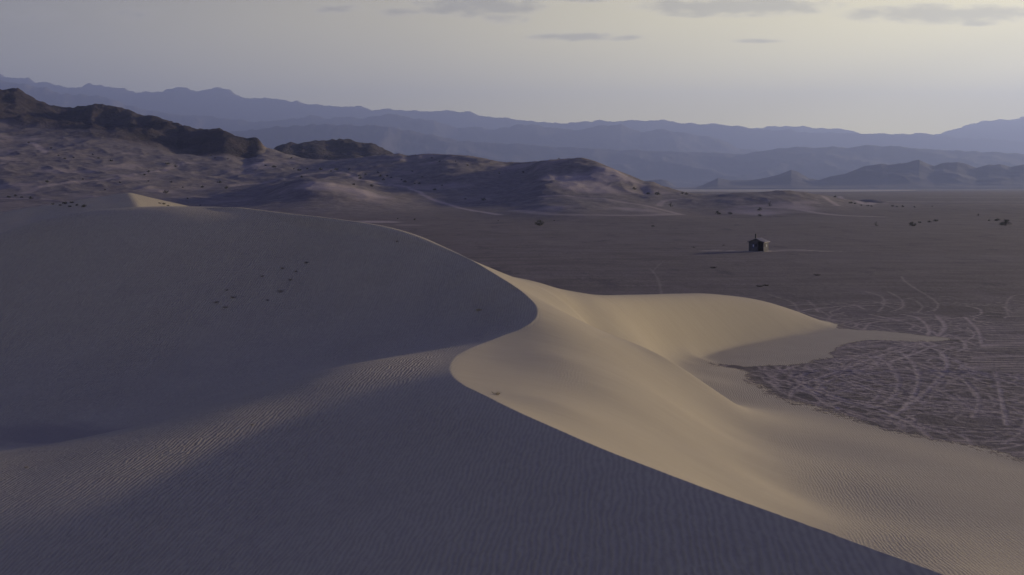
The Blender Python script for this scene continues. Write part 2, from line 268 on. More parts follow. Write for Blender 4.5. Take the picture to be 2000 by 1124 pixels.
def height(X, D, detail=True):
    X = np.asarray(X, float); D = np.asarray(D, float)
    zd = dune_raw(X, D) if D.min() < 300 else np.full(X.shape, -4.0)
    zb = np.zeros(X.shape)
    m = D > 280
    if m.any(): zb[m] = bg_raw(X[m], D[m])
    rock = np.zeros(X.shape)
    if m.any():
        Xm, Dm, zm = X[m], D[m], zb[m]; r = rockmask(Xm, Dm, zm); rock[m] = r
        amp = np.clip(zm/18, 0, 1)
        zm = zm+r*((ridged(Xm/300, Dm/300, 6, 3)-.75)*17+fbm(Xm/45, Dm/60, 4, 8)*4+ridged(Xm/26, Dm/60, 3, 14)*1.2)*ss(20, 90, zm)
        zm = zm+(1-r)*amp*(fbm(Xm/70, Dm/90, 4, 2)*2.6+(ridged(Xm/38, Dm/60, 4, 4)-.7)*1.1+fbm(Xm/12, Dm/22, 3, 9)*.5)
        # mound out on the flat
        zm = zm+6.2*np.exp(-(((Xm-333)/17)**2+((Dm-1150)/50)**2))+1.6*np.exp(-(((Xm-322)/60)**2+((Dm-1120)/40)**2))
        if CORR is not None:
            bpx = 1000+F*Xm/Dm; ds = np.interp(bpx, CORR[0], CORR[2]); zm = zm+np.interp(bpx, CORR[0], CORR[1], left=0, right=0)*ss(.74, .99, Dm/ds)*ss(1.6, 1.1, Dm/ds)
        zb[m] = zm
    if detail:
        zb = zb+.05*fbm(X/6, D/9, 3, 6)*ss(0, .1, np.abs(X)+1)
    k = .16; d = zd-zb
    z = np.maximum(zd, zb)+k*np.log1p(np.exp(-np.abs(d)/k))
    for mx, md, mh, ml in MOUNDS:
        e = np.exp(-(((X-mx)/(ml*.9))**2+((D-md)/(ml*.35))**2)) if abs(mh) > 0 else 0
        z = z+mh*e
    return z, zd, zb, rock
def cast(px, py, dmin=20.):
    """place on the ground that the bearing/dip meets first"""
    D = np.concatenate([np.arange(dmin, 300, .25), 300*1.0015**np.arange(0, 1500)]); X = (px-1000)/F*D
    z = height(X, D, False)[0]; row = HZ+F*(CAMZ-z)/D
    i = np.argmax(row <= py) if (row <= py).any() else len(D)-1
    return float(X[i]), float(D[i]), float(z[i])
def zat(x, y): return float(height(np.array([x]), np.array([y]))[0][0])

_px = np.arange(-800, 1290, 6.); _D = 600*1.005**np.arange(0, 330)
_X = (_px[:, None]-1000)/F*_D[None]; _z = height(_X, np.repeat(_D[None], len(_px), 0), False)[2]
_e = HZ-F*(_z-CAMZ)/_D[None]; _e[_px < 505][:, _D < 1300] = 999; _e[(_px > 515) & (_px < 775)][:, _D < 1750] = 999
_lo = np.where(_px < 505, 1350, np.where(_px < 778, 1800, 880)); _e = np.where(_D[None] < _lo[:, None], 999, _e); _i = _e.argmin(1)
_t = np.interp(_px, SKY[:, 0], SKY[:, 1]); _ds = _D[_i]; _dz = (_e.min(1)-_t)/F*_ds
_ok = (_px < 488) | (_px > 545); _dz = np.interp(_px, _px[_ok], _dz[_ok]); _k = np.exp(-np.linspace(-2, 2, 5)**2); _k /= _k.sum()
CORR = (_px, np.convolve(np.pad(_dz, 2, 'edge'), _k, 'valid')*ss(1285, 1255, _px), np.interp(_px, _px[_ok], np.convolve(np.pad(_ds, 4, 'edge'), np.ones(9)/9, 'valid')[_ok]))

# dry bits half buried on the shaded flank gather little drifts
BITS = [(551, 525, .9), (598, 516, 1.3), (578, 533, .8), (512, 541, .9), (567, 548, 1.2), (549, 571, 1.5), (522, 589, .8), (442, 568, .9), (455, 584, 1.5), (420, 593, 1.3), (440, 602, 1.4), (205, 707, .5), (266, 666, .5), (324, 720, .4), (492, 831, .4), (359, 887, .5), (51, 916, .5), (775, 473, .9), (255, 1015, .35), (140, 978, .3)]
BITP = [cast(px, py)+(s, px, py) for px, py, s in BITS]
MOUNDS += [(x-.25*s, y, .13*s, s) for x, y, z, s, _, _ in BITP if px in (551, 598, 549, 455, 440)]

# ------------------------------------------------------------------ tyre tracks and pale trails
TR = [  # (points in photo bearings/dips on the flat, width m, strength)
 ([(1540, 785), (1560, 755), (1640, 725), (1735, 690), (1800, 672), (1850, 655)], .45, 1), ([(1597, 765), (1605, 750), (1660, 730), (1760, 700), (1830, 675)], .5, 1),
 ([(1520, 748), (1600, 722), (1680, 695), (1770, 676)], .35, .8), ([(1575, 762), (1568, 735), (1575, 705), (1572, 690)], .3, .7),
 ([(1560, 750), (1640, 778), (1720, 800), (1790, 835), (1820, 862)], .5, .9), ([(1620, 795), (1680, 812), (1730, 835)], .45, .6),
 ([(1700, 797), (1760, 790), (1830, 785)], .3, .9), ([(1750, 805), (1800, 795), (1870, 792), (1940, 795)], .3, .7),
 ([(1715, 795), (1745, 775), (1755, 745), (1740, 715), (1710, 695)], .5, .9), ([(1765, 800), (1785, 770), (1795, 735), (1775, 700), (1745, 680)], .5, 1),
 ([(1740, 815), (1785, 785), (1830, 745), (1850, 715), (1840, 690), (1800, 672)], .5, 1), ([(1800, 790), (1840, 760), (1880, 735), (1930, 715)], .4, .6),
 ([(1900, 815), (1912, 790), (1905, 765), (1880, 740), (1850, 725), (1800, 710)], .45, .8), ([(1905, 775), (1890, 750), (1855, 730)], .4, .6),
 ([(1885, 620), (1910, 645), (1920, 680), (1945, 730), (1958, 790), (1966, 830)], .42, 1), ([(1900, 660), (1950, 668), (1960, 675), (1940, 690), (1900, 700)], .35, .7),
 ([(1770, 675), (1815, 665), (1840, 650), (1845, 635), (1830, 618)], .6, 1), ([(1800, 670), (1815, 650), (1810, 635), (1790, 620), (1760, 614)], .5, 1), ([(1830, 655), (1815, 645), (1750, 625), (1700, 615)], .45, .9),
 ([(1860, 690), (1885, 680), (1880, 665), (1855, 655), (1830, 655)], .5, .9), ([(1740, 610), (1762, 600), (1760, 585), (1735, 570)], .35, .6), ([(1715, 610), (1727, 595), (1722, 580), (1690, 570)], .35, .5),
 ([(1825, 608), (1832, 595), (1815, 580), (1790, 565), (1770, 552), (1760, 540)], .35, .6), ([(1790, 612), (1802, 600), (1790, 588)], .35, .5), ([(1560, 608), (1600, 620), (1680, 635), (1740, 650), (1800, 665)], .4, .8),
 ([(1500, 575), (1545, 590), (1560, 608)], .3, .5), ([(1580, 590), (1600, 605), (1620, 618)], .35, .5), ([(1765, 680), (1800, 690), (1860, 705), (1930, 735)], .5, .8),
 ([(1640, 800), (1600, 780), (1590, 762)], .5, .7), ([(1650, 745), (1720, 715), (1800, 690), (1880, 690), (1920, 690)], .35, .7), ([(1600, 740), (1680, 705), (1760, 688), (1810, 668)], .4, .7),
 ([(1980, 830), (1950, 800), (1880, 800), (1800, 812)], .4, .4), ([(1920, 865), (1960, 850), (2000, 835)], .5, .5), ([(1700, 805), (1740, 820), (1770, 845)], .5, .5), ([(1270, 525), (1285, 545), (1293, 580)], .4, .35), ([(1275, 530), (1290, 515)], .4, .3),
 ([(1975, 625), (1965, 600), (1975, 580), (2000, 575)], .4, .5), ([(1985, 640), (1980, 615), (1995, 600)], .4, .4), ([(1780, 738), (1850, 770), (1900, 800), (1940, 812)], .5, .6), ([(1700, 740), (1760, 755), (1800, 785)], .4, .5),
 ([(1960, 600), (2020, 640), (2060, 700), (2050, 760)], .4, .6), ([(1900, 700), (2000, 690), (2100, 680)], .4, .5), ([(1860, 860), (1950, 880), (2050, 890)], .5, .4)]
tr_rs = random.Random(5)
for i in range(330):   # the many fainter overlapping loops of the churned corner
    cx, cy = tr_rs.gauss(1830, 150), tr_rs.gauss(730, 70); a0 = tr_rs.uniform(0, 6.28); rr = tr_rs.uniform(4, 20); span = tr_rs.uniform(.8, 2.6)
    X0, D0 = g0(min(max(cx, 1560), 2200), min(max(cy, 600), 850)); pts = []
    for k in range(8):
        a = a0+span*k/7; pts.append((X0+rr*math.cos(a)+tr_rs.uniform(-.3, .3), D0+rr*1.25*math.sin(a)+tr_rs.uniform(-.4, .4)))
    TR.append((pts, tr_rs.uniform(.17, .31), tr_rs.uniform(.5, 1.0), 1))
POLY = []
for t in TR:
    pts = smooth(t[0] if len(t) == 4 else [g0(*p) for p in t[0]], 8)
    POLY.append((pts, t[1]*(.8 if len(t) == 4 else .6), t[2]))
TRAILS = [([(700, 352), (760, 362), (800, 368), (835, 385), (870, 398), (915, 410), (975, 420)], 2.6, 1.), ([(40, 378), (90, 364), (150, 354), (250, 346), (340, 326), (400, 318)], 4., .6), ([(450, 364), (520, 357), (590, 342), (640, 339)], 3.5, .7), ([(640, 339), (690, 345), (700, 352)], 3.5, .8),
          ([(0, 388), (60, 388), (120, 391)], 2, .8), ([(60, 280), (75, 288), (88, 297)], 5, .9), ([(1287, 403), (1295, 394), (1315, 390), (1330, 389)], 2.5, .7), ([(1060, 385), (1150, 388), (1260, 402), (1325, 418)], 4, .7), ([(1000, 412), (1100, 420), (1250, 421), (1325, 419)], 5, .6),
          ([(1370, 489), (1420, 490), (1480, 493), (1540, 490), (1640, 492)], 1.1, .8), ([(1505, 489), (1560, 488.5), (1600, 490)], 1.3, .8), ([(1640, 384), (1680, 396), (1730, 397)], 4, .9), ([(1735, 394), (1850, 395), (2100, 395)], 9, .8), ([(1340, 369), (1600, 368), (2300, 368)], 130, .16), ([(1800, 386), (2050, 386)], 12, .4), ([(1480, 404), (1560, 410), (1640, 421), (1720, 424)], 5, .8), ([(1450, 405), (1540, 399), (1590, 395)], 6, .6), ([(1610, 384), (1620, 392), (1635, 402)], 3, .7)]
TRW = []
for pts, w, s in TRAILS:
    TRW.append((smooth([cast(px, py)[:2] for px, py in pts], 8), w, s))
def paint(X, D, lines, falloff=1.0, ofs=False):
    """strongest line mark at each place; optional signed rut profile"""
    M = np.zeros(X.shape, np.float32); R = np.zeros(X.shape, np.float32)
    for pts, w, s in lines:
        lo = pts.min(0)-w*3; hi = pts.max(0)+w*3
        idx = np.nonzero((X > lo[0]) & (X < hi[0]) & (D > lo[1]) & (D < hi[1]))[0]
        if not len(idx): continue
        x, y = X[idx], D[idx]; best = np.full(len(idx), 1e9)
        for (ax, ay), (bx, by) in zip(pts[:-1], pts[1:]):
            dx, dy = bx-ax, by-ay; l2 = dx*dx+dy*dy+1e-9; t = np.clip(((x-ax)*dx+(y-ay)*dy)/l2, 0, 1)
            best = np.minimum(best, (x-ax-t*dx)**2+(y-ay-t*dy)**2)
        d = np.sqrt(best)/w
        M[idx] = np.maximum(M[idx], s*ss(1.15, .35, d)); R[idx] = R[idx]+s*(-np.exp(-(d/.6)**2)+.8*np.exp(-((d-1.1)/.4)**2))
    return M, R

# ------------------------------------------------------------------ the grid of the land (one continuous sheet, cut into named pieces afterwards)
rows = np.concatenate([np.arange(-24, 20, 1.0), np.arange(20, 76, .2), np.arange(76, 168, .24), np.arange(168, 262, .5), 262*1.0075**np.arange(0, 512), 12000*1.06**np.arange(0, 22)])
rows = np.unique(np.round(rows, 4))
g = np.concatenate([-np.geomspace(.52, 2.2, 34)[::-1], np.linspace(-.52, -.005, 440, endpoint=False), np.linspace(-.005, .005, 13, endpoint=False), np.linspace(.005, .46, 410, endpoint=False), np.geomspace(.46, 2.2, 38)])
nr, nc = len(rows), len(g)
D2 = np.repeat(rows[:, None], nc, 1); X2 = brinkX(rows)[:, None]+(rows[:, None]+32)*g[None, :]
Xf, Df = X2.ravel(), D2.ravel()
zf, zdf, zbf, rockf = height(Xf, Df)
near = (Df > 60) & (Df < 420)
tm = np.zeros(len(Xf), np.float32); tr = np.zeros(len(Xf), np.float32)
i = np.nonzero(near)[0]; m_, r_ = paint(Xf[i], Df[i], POLY); tm[i] = m_; tr[i] = r_
pale = np.zeros(len(Xf), np.float32); i = np.nonzero(Df > 230)[0]; pale[i] = paint(Xf[i], Df[i], TRW)[0]
# sand cover
edge_n = fbm(Xf/1.6, Df/3.0, 4, 21)*.10+fbm(Xf/7, Df/9, 3, 24)*.10
sand = ss(-.40, .26, (zdf-zbf)+edge_n)
tongue = smooth([g0(*p) for p in [(1440, 690), (1500, 668), (1600, 655), (1700, 655), (1800, 662)]], 6)
inz = (Df > 110) & (Df < 175) & (Xf > 10)
i = np.nonzero(inz)[0]; tw, _ = paint(Xf[i], Df[i], [(tongue[k:k+2], 11.5*(1-.62*k/len(tongue)), 1.0-.5*(k/len(tongue))**2) for k in range(len(tongue)-1)]); tn = np.zeros(len(Xf)); tn[i] = tw
sand = np.maximum(sand, ss(.25, .75, tn+edge_n*1.6))
sand = np.maximum(sand, 0)
dune_here = np.clip(sand, 0, 1)
churn = np.exp(-(((Xf-40)/17)**2+((Df-118)/30)**2))*(1-dune_here)
tmask = tm*(1-dune_here*.9)*ss(-.9, .4, fbm(Xf*1.1, Df*1.1, 3, 31))
zf = zf+(tr*.012*(1-dune_here)*(Df < 420))+churn*.03*fbm(Xf/.9, Df/1.1, 3, 33)
# broad drifts and barren swells on the dunes: very gentle
zf = zf+dune_here*(.10*fbm(Xf/11, Df/16, 2, 41))*ss(-.5, 3, zdf)*ss(0, 3.5, np.abs(Xf-brinkX(Df)))
slip = ss(-.05, .4, Xf-brinkX(Df))*ss(175, 150, Df)*dune_here*np.maximum(ss(108, 102, Df), ss(0, 4, Xf))
# sandy blankets on the far slopes
zb_ = np.clip(zbf, 0, 200); blanket = np.zeros(len(Xf))
for px, py, rx, rd, s in ((1110, 352, 24, 40, 1.), (1140, 362, 22, 40, 1.), (700, 372, 26, 30, .8), (760, 385, 20, 20, .5), (1200, 335, 18, 60, .8), (1170, 350, 20, 30, .6), (830, 320, 30, 60, .5), (1250, 410, 30, 28, .8), (1080, 405, 22, 26, .5), (20, 270, 50, 80, .5), (1550, 405, 26, 26, .7), (1500, 412, 40, 30, .5), (500, 320, 30, 60, .6), (740, 434, 14, 18, .9), (800, 440, 10, 8, .9), (640, 365, 25, 30, .6)):
    x0, d0, _ = cast(px, py); blanket = np.maximum(blanket, s*np.exp(-(((Xf-x0)/rx)**2+((Df-d0)/rd)**2)))
pn_ = fbm(Xf/55, Df/80, 4, 51)
pale = np.maximum(pale, ss(.25, .75, blanket+pn_*.5)*.9*(Df > 240))
pale = np.maximum(pale, ss(.12, .55, pn_)*.5*ss(2, 10, zbf)*(1-rockf))
pale = pale*(1-.8*rockf)
# coarse dark lag in the trough on the left
x0, d0, _ = cast(110, 855); x1, d1, _ = cast(400, 815); u0 = np.array([x1-x0, d1-d0]); ln = np.linalg.norm(u0); u0 /= ln
aa = ((Xf-x0)*u0[0]+(Df-d0)*u0[1]); bb = (-(Xf-x0)*u0[1]+(Df-d0)*u0[0])
lag = ss(.25, .95, np.exp(-((aa/9.5)**2+(bb/3.2)**2))+.28*fbm(aa/5, bb/.8, 3, 61))*(Xf < brinkX(Df)-5)
P = np.stack([Xf, Df, zf], 1); G3 = P.reshape(nr, nc, 3)
du = np.gradient(G3, axis=1); dv = np.gradient(G3, axis=0); nrm = np.cross(du, dv); nrm /= np.linalg.norm(nrm, axis=2, keepdims=True); nrm = nrm.reshape(-1, 3)
steep = np.sqrt(np.maximum(1-nrm[:, 2]**2, 0))/np.maximum(np.abs(nrm[:, 2]), .1); slip = slip*(1-.24*ss(.34, .12, steep)*ss(4, 8, Xf-brinkX(Df)))
idx = np.arange(nr*nc).reshape(nr, nc); quads = np.stack([idx[:-1, :-1], idx[:-1, 1:], idx[1:, 1:], idx[1:, :-1]], -1).reshape(-1, 4)
qd = Df[quads[:, 0]]; qs = np.maximum(dune_here[quads].max(1), 0); qz = zbf[quads].mean(1); qr = rockf[quads].mean(1); qx = 1000+F*Xf[quads[:, 0]]/np.maximum(qd, 200)

# ------------------------------------------------------------------ land materials
def attr(nt, name):
    n = node(nt, 'ShaderNodeAttribute', attribute_name=name); return n.outputs['Fac']
def noise(nt, vec, scale, detail=4, rough=.5, dist=0):
    n = node(nt, 'ShaderNodeTexNoise'); nt.links.new(vec, n.inputs['Vector']); n.inputs['Scale'].default_value = scale; n.inputs['Detail'].default_value = detail; n.inputs['Roughness'].default_value = rough; n.inputs['Distortion'].default_value = dist
    return n.outputs[0]
def mapping(nt, vec, sc, rot=0):
    n = node(nt, 'ShaderNodeMapping'); nt.links.new(vec, n.inputs[0]); n.inputs['Scale'].default_value = sc; n.inputs['Rotation'].default_value = (0, 0, rot); return n.outputs[0]
def new_mat(name, rough=.9):
    m = bpy.data.materials.new(name); m.use_nodes = True; b = m.node_tree.nodes['Principled BSDF']; b.inputs['Roughness'].default_value = rough; b.inputs['Specular IOR Level'].default_value = .15
    return m, m.node_tree, b
mt, t, b = new_mat('desert_ground', .95)
geo = node(t, 'ShaderNodeNewGeometry'); pos = geo.outputs['Position']
sandc = mixc(t, noise(t, pos, .35, 4), (.385, .325, .218), (.445, .38, .253))
sandc = mixc(t, mth(t, 'MULTIPLY', noise(t, mapping(t, pos, (.28, 2.6, 0)), 1.0, 5), attr(t, 'slip')), sandc, (.36, .30, .20))
sandc = mixc(t, mth(t, 'MULTIPLY', attr(t, 'lag'), .55), sandc, (.20, .17, .15))
sandc0 = sandc
n1 = noise(t, mapping(t, pos, (.045, .15, .1)), 1.0, 6, .6); n2 = noise(t, pos, 1.1, 5, .65); n3 = noise(t, mapping(t, pos, (.006, .02, .01)), 1.0, 4)
grav = mixc(t, sstep(t, .36, .64, n1), (.108, .088, .075), (.165, .134, .114))
grav = mixc(t, sstep(t, .42, .66, n2), grav, (.090, .074, .064))
grav = mixc(t, mth(t, 'MULTIPLY', sstep(t, .45, .7, n3), .5), grav, (.145, .12, .112))
n4 = noise(t, mapping(t, pos, (.10, .035, .1)), 1.0, 7, .72)
grav = mixc(t, mth(t, 'MULTIPLY', sstep(t, .50, .68, n4), .55), grav, (.17, .135, .125)); grav = mixc(t, mth(t, 'MULTIPLY', sstep(t, .46, .34, n4), .6), grav, (.05, .042, .045))
vor = node(t, 'ShaderNodeTexVoronoi'); t.links.new(pos, vor.inputs['Vector']); vor.inputs['Scale'].default_value = 1.6
grav = mixc(t, mth(t, 'MULTIPLY', sstep(t, .16, .06, vor.outputs[0]), .7), grav, (.045, .038, .038))
hillc = mixc(t, sstep(t, .38, .62, noise(t, pos, .16, 7, .75)), (.125, .105, .092), (.205, .174, .148)); hillc = mixc(t, mth(t, 'MULTIPLY', sstep(t, .42, .30, noise(t, pos, .045, 6, .7)), .7), hillc, (.085, .07, .066))
grav = mixc(t, attr(t, 'hill'), grav, hillc)
grav = mixc(t, mth(t, 'MULTIPLY', attr(t, 'track'), .95), grav, (.42, .34, .275))
grav = mixc(t, mth(t, 'MULTIPLY', attr(t, 'pale'), mth(t, 'MULTIPLY_ADD', noise(t, pos, .22, 6, .7), 1.1, .28)), grav, (.38, .31, .265))
rocks = mixc(t, sstep(t, .35, .65, noise(t, mapping(t, pos, (1, 1, 2.5)), .02, 8, .68)), (.036, .029, .031), (.072, .056, .055))
grav = mixc(t, attr(t, 'rock'), grav, rocks)
sfac = sstep(t, .28, .72, mth(t, 'ADD', mth(t, 'MULTIPLY', attr(t, 'sand'), 1.9), mth(t, 'MULTIPLY_ADD', noise(t, mapping(t, pos, (1, .55, 1)), 2.2, 6, .75), 2.4, -1.55)))
# wind ripples: crests run with the wind across, broken and forking
def ripple(sx_, sy_, sc, rot, dist):
    w = node(t, 'ShaderNodeTexWave', wave_type='BANDS', bands_direction='X'); t.links.new(mapping(t, pos, (sx_, sy_, 0), rot), w.inputs['Vector']); w.inputs['Scale'].default_value = sc; w.inputs['Distortion'].default_value = dist; w.inputs['Detail'].default_value = 2.5; w.inputs['Detail Scale'].default_value = .62
    return w.outputs['Fac']
rp0 = ripple(1, .45, 1.8, .2, 7.5)
rpn = noise(t, mapping(t, pos, (5.4, 1.9, 0)), 1.0, 3, .55, .8)
rp = mth(t, 'ADD', mth(t, 'MULTIPLY', rp0, .42), mth(t, 'MULTIPLY', rpn, 1.25))
patch = sstep(t, .34, .6, noise(t, mapping(t, pos, (.10, .05, 0), .5), 1.0, 2))
slipf = attr(t, 'slip')
strk = noise(t, mapping(t, pos, (.55, 5.5, 0)), 1.0, 5, .6)
hs = mth(t, 'MULTIPLY', mth(t, 'MULTIPLY', mth(t, 'MULTIPLY', rp, attr(t, 'rim')), mth(t, 'MULTIPLY_ADD', patch, .55, .45)), mth(t, 'SUBTRACT', 1.0, mth(t, 'MULTIPLY', slipf, .985)))
# ripple shade painted into the sand colour: troughs darkened so the relief reads
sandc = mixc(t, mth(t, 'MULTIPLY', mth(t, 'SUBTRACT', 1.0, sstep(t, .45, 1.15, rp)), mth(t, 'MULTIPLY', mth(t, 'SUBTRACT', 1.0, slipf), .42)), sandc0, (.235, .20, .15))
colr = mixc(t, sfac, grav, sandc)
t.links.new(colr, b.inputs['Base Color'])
hs = mth(t, 'ADD', mth(t, 'MULTIPLY', hs, .075), mth(t, 'MULTIPLY', mth(t, 'MULTIPLY', strk, slipf), .018))
hg = mth(t, 'ADD', mth(t, 'MULTIPLY', n2, .14), mth(t, 'MULTIPLY', noise(t, pos, 5.0, 3), .03))
hr = mth(t, 'MULTIPLY', noise(t, pos, .05, 8, .7), mth(t, 'MULTIPLY', attr(t, 'rock'), 16.0))
n = node(t, 'ShaderNodeMix', data_type='FLOAT'); t.links.new(sfac, n.inputs[0]); t.links.new(mth(t, 'ADD', hg, hr), n.inputs[2]); t.links.new(hs, n.inputs[3])
bp = node(t, 'ShaderNodeBump'); bp.inputs['Strength'].default_value = 1.0; bp.inputs['Distance'].default_value = 1.0; t.links.new(n.outputs[0], bp.inputs['Height']); t.links.new(bp.outputs[0], b.inputs['Normal'])

rim = ss(.05, 2.2, np.abs(Xf-brinkX(Df)))*1.0+ss(98, 108, Df)*(1-ss(.05, 2.2, np.abs(Xf-brinkX(Df))))
AT = dict(hill=ss(.3, 4, zbf)*(1-rockf)*(Df > 400), rim=rim, sand=dune_here, slip=slip, lag=lag, track=tmask, pale=pale, rock=rockf)
is_dune = (qs > .02) & (qd < 300)
is_rock = (qr > .5) & (qd > 900) & (qd < 5200)
is_hill = (qd > 540) & (qz > 1.2) & ~is_rock & (qd < 5200)
east = qx > 1345
for name, sel, lab in (('sand_dune', is_dune, 'large rippled sand dune with a curved sharp crest, shaded left and sunlit right'),
                       ('ground', ~is_dune & ~is_rock & ~is_hill, 'dark gravelly desert plain scored with pale tyre tracks'),
                       ('rocky_hills', is_rock, 'dark bare rocky hills rising behind the sandy slopes on the left'),
                       ('sandy_hills', is_hill & ~east, 'pale brown sandy slopes and knolls dotted with shrubs behind the dune'),
                       ('low_knoll', is_hill & east, 'low dark knoll with sandy flanks behind the hut')):
    o = grid_obj(name, P, nrm, quads[sel], mt, AT); tag(o, lab, name.replace('_', ' '), None, 'structure')

# ------------------------------------------------------------------ far ranges
mm, t, b = new_mat('mountain_rock', .95)
geo = node(t, 'ShaderNodeNewGeometry'); pos = geo.outputs['Position']
mc = mixc(t, noise(t, mapping(t, pos, (1, 1, 2)), .0022, 8, .65), (.085, .075, .075), (.105, .092, .09)); t.links.new(mc, b.inputs['Base Color'])
def mountain(name, label, D, prof, depth=.22, amp=.10, seed=0, step=2.0, rsc=1500.):
    prof = np.array(prof, float); pxs = np.arange(prof[0, 0], prof[-1, 0]+.1, step); py = np.interp(pxs, prof[:, 0], prof[:, 1])
    k = np.exp(-np.linspace(-2, 2, 5)**2); k /= k.sum(); py = np.convolve(np.pad(py, 2, 'edge'), k, 'valid')
    ridge = np.maximum(CAMZ+(HZ-py)/F*D, 1)
    rows_ = np.concatenate([np.linspace(-1, 0, 44), np.linspace(0, .7, 12)[1:]])
    V = []
    n = len(pxs); s0 = (pxs-1000)/F
    for tt in rows_:
        d = D+tt*depth*D+0*s0; x = s0*d
        wob = fbm(x/rsc/1.3, d/rsc/1.3, 3, seed+9)
        base = (1-abs(tt))**1.35
        rg = ridged(x/rsc, d/rsc*.8, 6, seed)-.95
        z = ridge*(base+amp*2.0*rg*base**.55*(1-base)**.6+amp*.6*wob*base*(1-base))+ridge*.045*fbm(x/rsc*5, d/rsc*5, 4, seed+2)*base
        V.append(np.stack([x, d, z-6*(abs(tt) > .98)], 1))
    V = np.concatenate(V); idx = np.arange(len(rows_)*n).reshape(len(rows_), n); q = np.stack([idx[:-1, :-1], idx[:-1, 1:], idx[1:, 1:], idx[1:, :-1]], -1).reshape(-1, 4)
    o = grid_obj(name, V, None, q, mm); return tag(o, label, 'mountains', None, 'structure')
mountain('mountain_range', 'small dark range of peaked hills standing on the far flat at right', 7000, [(1360, 366), (1372, 362), (1402, 348), (1425, 353), (1470, 352), (1500, 347), (1520, 342), (1545, 332), (1558, 336), (1580, 349), (1600, 352), (1622, 345), (1650, 341), (1690, 325), (1722, 320), (1735, 323), (1765, 318), (1795, 313), (1825, 325), (1842, 319), (1870, 317), (1890, 322), (1908, 328), (1930, 322), (1955, 321), (1975, 326), (2000, 322), (2080, 312), (2200, 330), (2350, 325), (2500, 345), (2700, 366)], .13, .10, 3, 1.5, 520.)
mountain('mountain_range', 'tiny isolated hill on the far flat left of the peaked hills', 8000, [(1232, 367), (1250, 355), (1265, 353), (1292, 351), (1302, 353), (1322, 366)], .04, .05, 4, 1.5, 300.)
mountain('mountain_range', 'long low blue ridge directly above the peaked hills', 13500, [(-900, 200), (-300, 215), (0, 235), (250, 250), (400, 262), (530, 250), (620, 243), (686, 244), (757, 248), (828, 260), (899, 276), (970, 280), (1006, 281), (1077, 287), (1184, 292), (1300, 296), (1400, 299), (1450, 302), (1499, 293), (1549, 288), (1656, 288), (1706, 284), (1760, 287), (1798, 291), (1900, 296), (2000, 301), (2200, 306), (2500, 312), (2900, 320)], .2, .10, 12, 2, 900.)
mountain('mountain_range', 'middle blue range with several rounded peaks behind the sandy hills', 18000, [(-900, 170), (-300, 160), (0, 157), (89, 173), (142, 184), (213, 193), (249, 207), (320, 221), (391, 227), (459, 232), (498, 239), (534, 237), (577, 231), (605, 224), (633, 229), (700, 231), (757, 225), (792, 228), (846, 235), (895, 249), (913, 246), (963, 254), (1020, 243), (1077, 249), (1123, 256), (1166, 248), (1212, 242), (1251, 256), (1290, 252), (1344, 260), (1407, 273), (1442, 290), (1550, 300), (1700, 320), (1900, 345), (2100, 364)], .19, .09, 22, 2, 1300.)
mountain('mountain_range', 'highest pale blue range forming the skyline from left to right', 23000, [(-900, 160), (-300, 150), (0, 147), (60, 157), (100, 167), (145, 169), (200, 165), (250, 174), (296, 185), (320, 179), (360, 173), (390, 175), (425, 172), (460, 185), (500, 193), (580, 198), (650, 209), (690, 210), (720, 214), (770, 215), (820, 215), (860, 219), (910, 217), (940, 226), (1000, 234), (1040, 237), (1100, 238), (1180, 236), (1275, 233), (1330, 241), (1420, 245), (1490, 252), (1560, 257), (1620, 258), (1700, 263), (1750, 260), (1778, 264), (1800, 261), (1830, 266), (2000, 276), (2200, 290), (2600, 310), (3000, 325)], .16, .07, 32, 2, 1700.)
mountain('mountain_range', 'faintest low ridge showing just above the skyline right of centre', 27500, [(1380, 300), (1470, 251), (1500, 247), (1560, 248), (1600, 251), (1635, 252), (1650, 251), (1680, 262), (1760, 300)], .07, .03, 42, 2, 1600.)
mountain('mountain_range', 'broad pale mountain rising at the right edge of the skyline', 27500, [(1770, 300), (1822, 265), (1860, 252), (1900, 242), (1950, 234), (2000, 230), (2100, 218), (2250, 205), (2450, 222), (2700, 250), (3000, 290)], .07, .03, 52, 2, 1800.)

# ------------------------------------------------------------------ haze
HZTOP = 2250.
hv = [(x, y, z) for z in (-8, HZTOP) for x, y in ((-34000, -3000), (34000, -3000), (34000, 29800), (-34000, 29800))]
hz = mesh_obj('haze', hv, [(0, 3, 2, 1), (4, 5, 6, 7), (0, 1, 5, 4), (1, 2, 6, 5), (2, 3, 7, 6), (3, 0, 4, 7)])
mh = bpy.data.materials.new('haze'); mh.use_nodes = True; t = mh.node_tree; t.nodes.clear()
v = node(t, 'ShaderNodeVolumePrincipled'); v.inputs['Color'].default_value = (.45, .57, 1.0, 1); v.inputs['Density'].default_value = 7.5e-5; v.inputs['Anisotropy'].default_value = .35
o_ = node(t, 'ShaderNodeOutputMaterial'); t.links.new(v.outputs[0], o_.inputs['Volume']); hz.data.materials.append(mh)
hz.visible_shadow = True
tag(hz, 'thin dusty blue haze lying over the whole desert basin', 'haze', None, 'stuff')

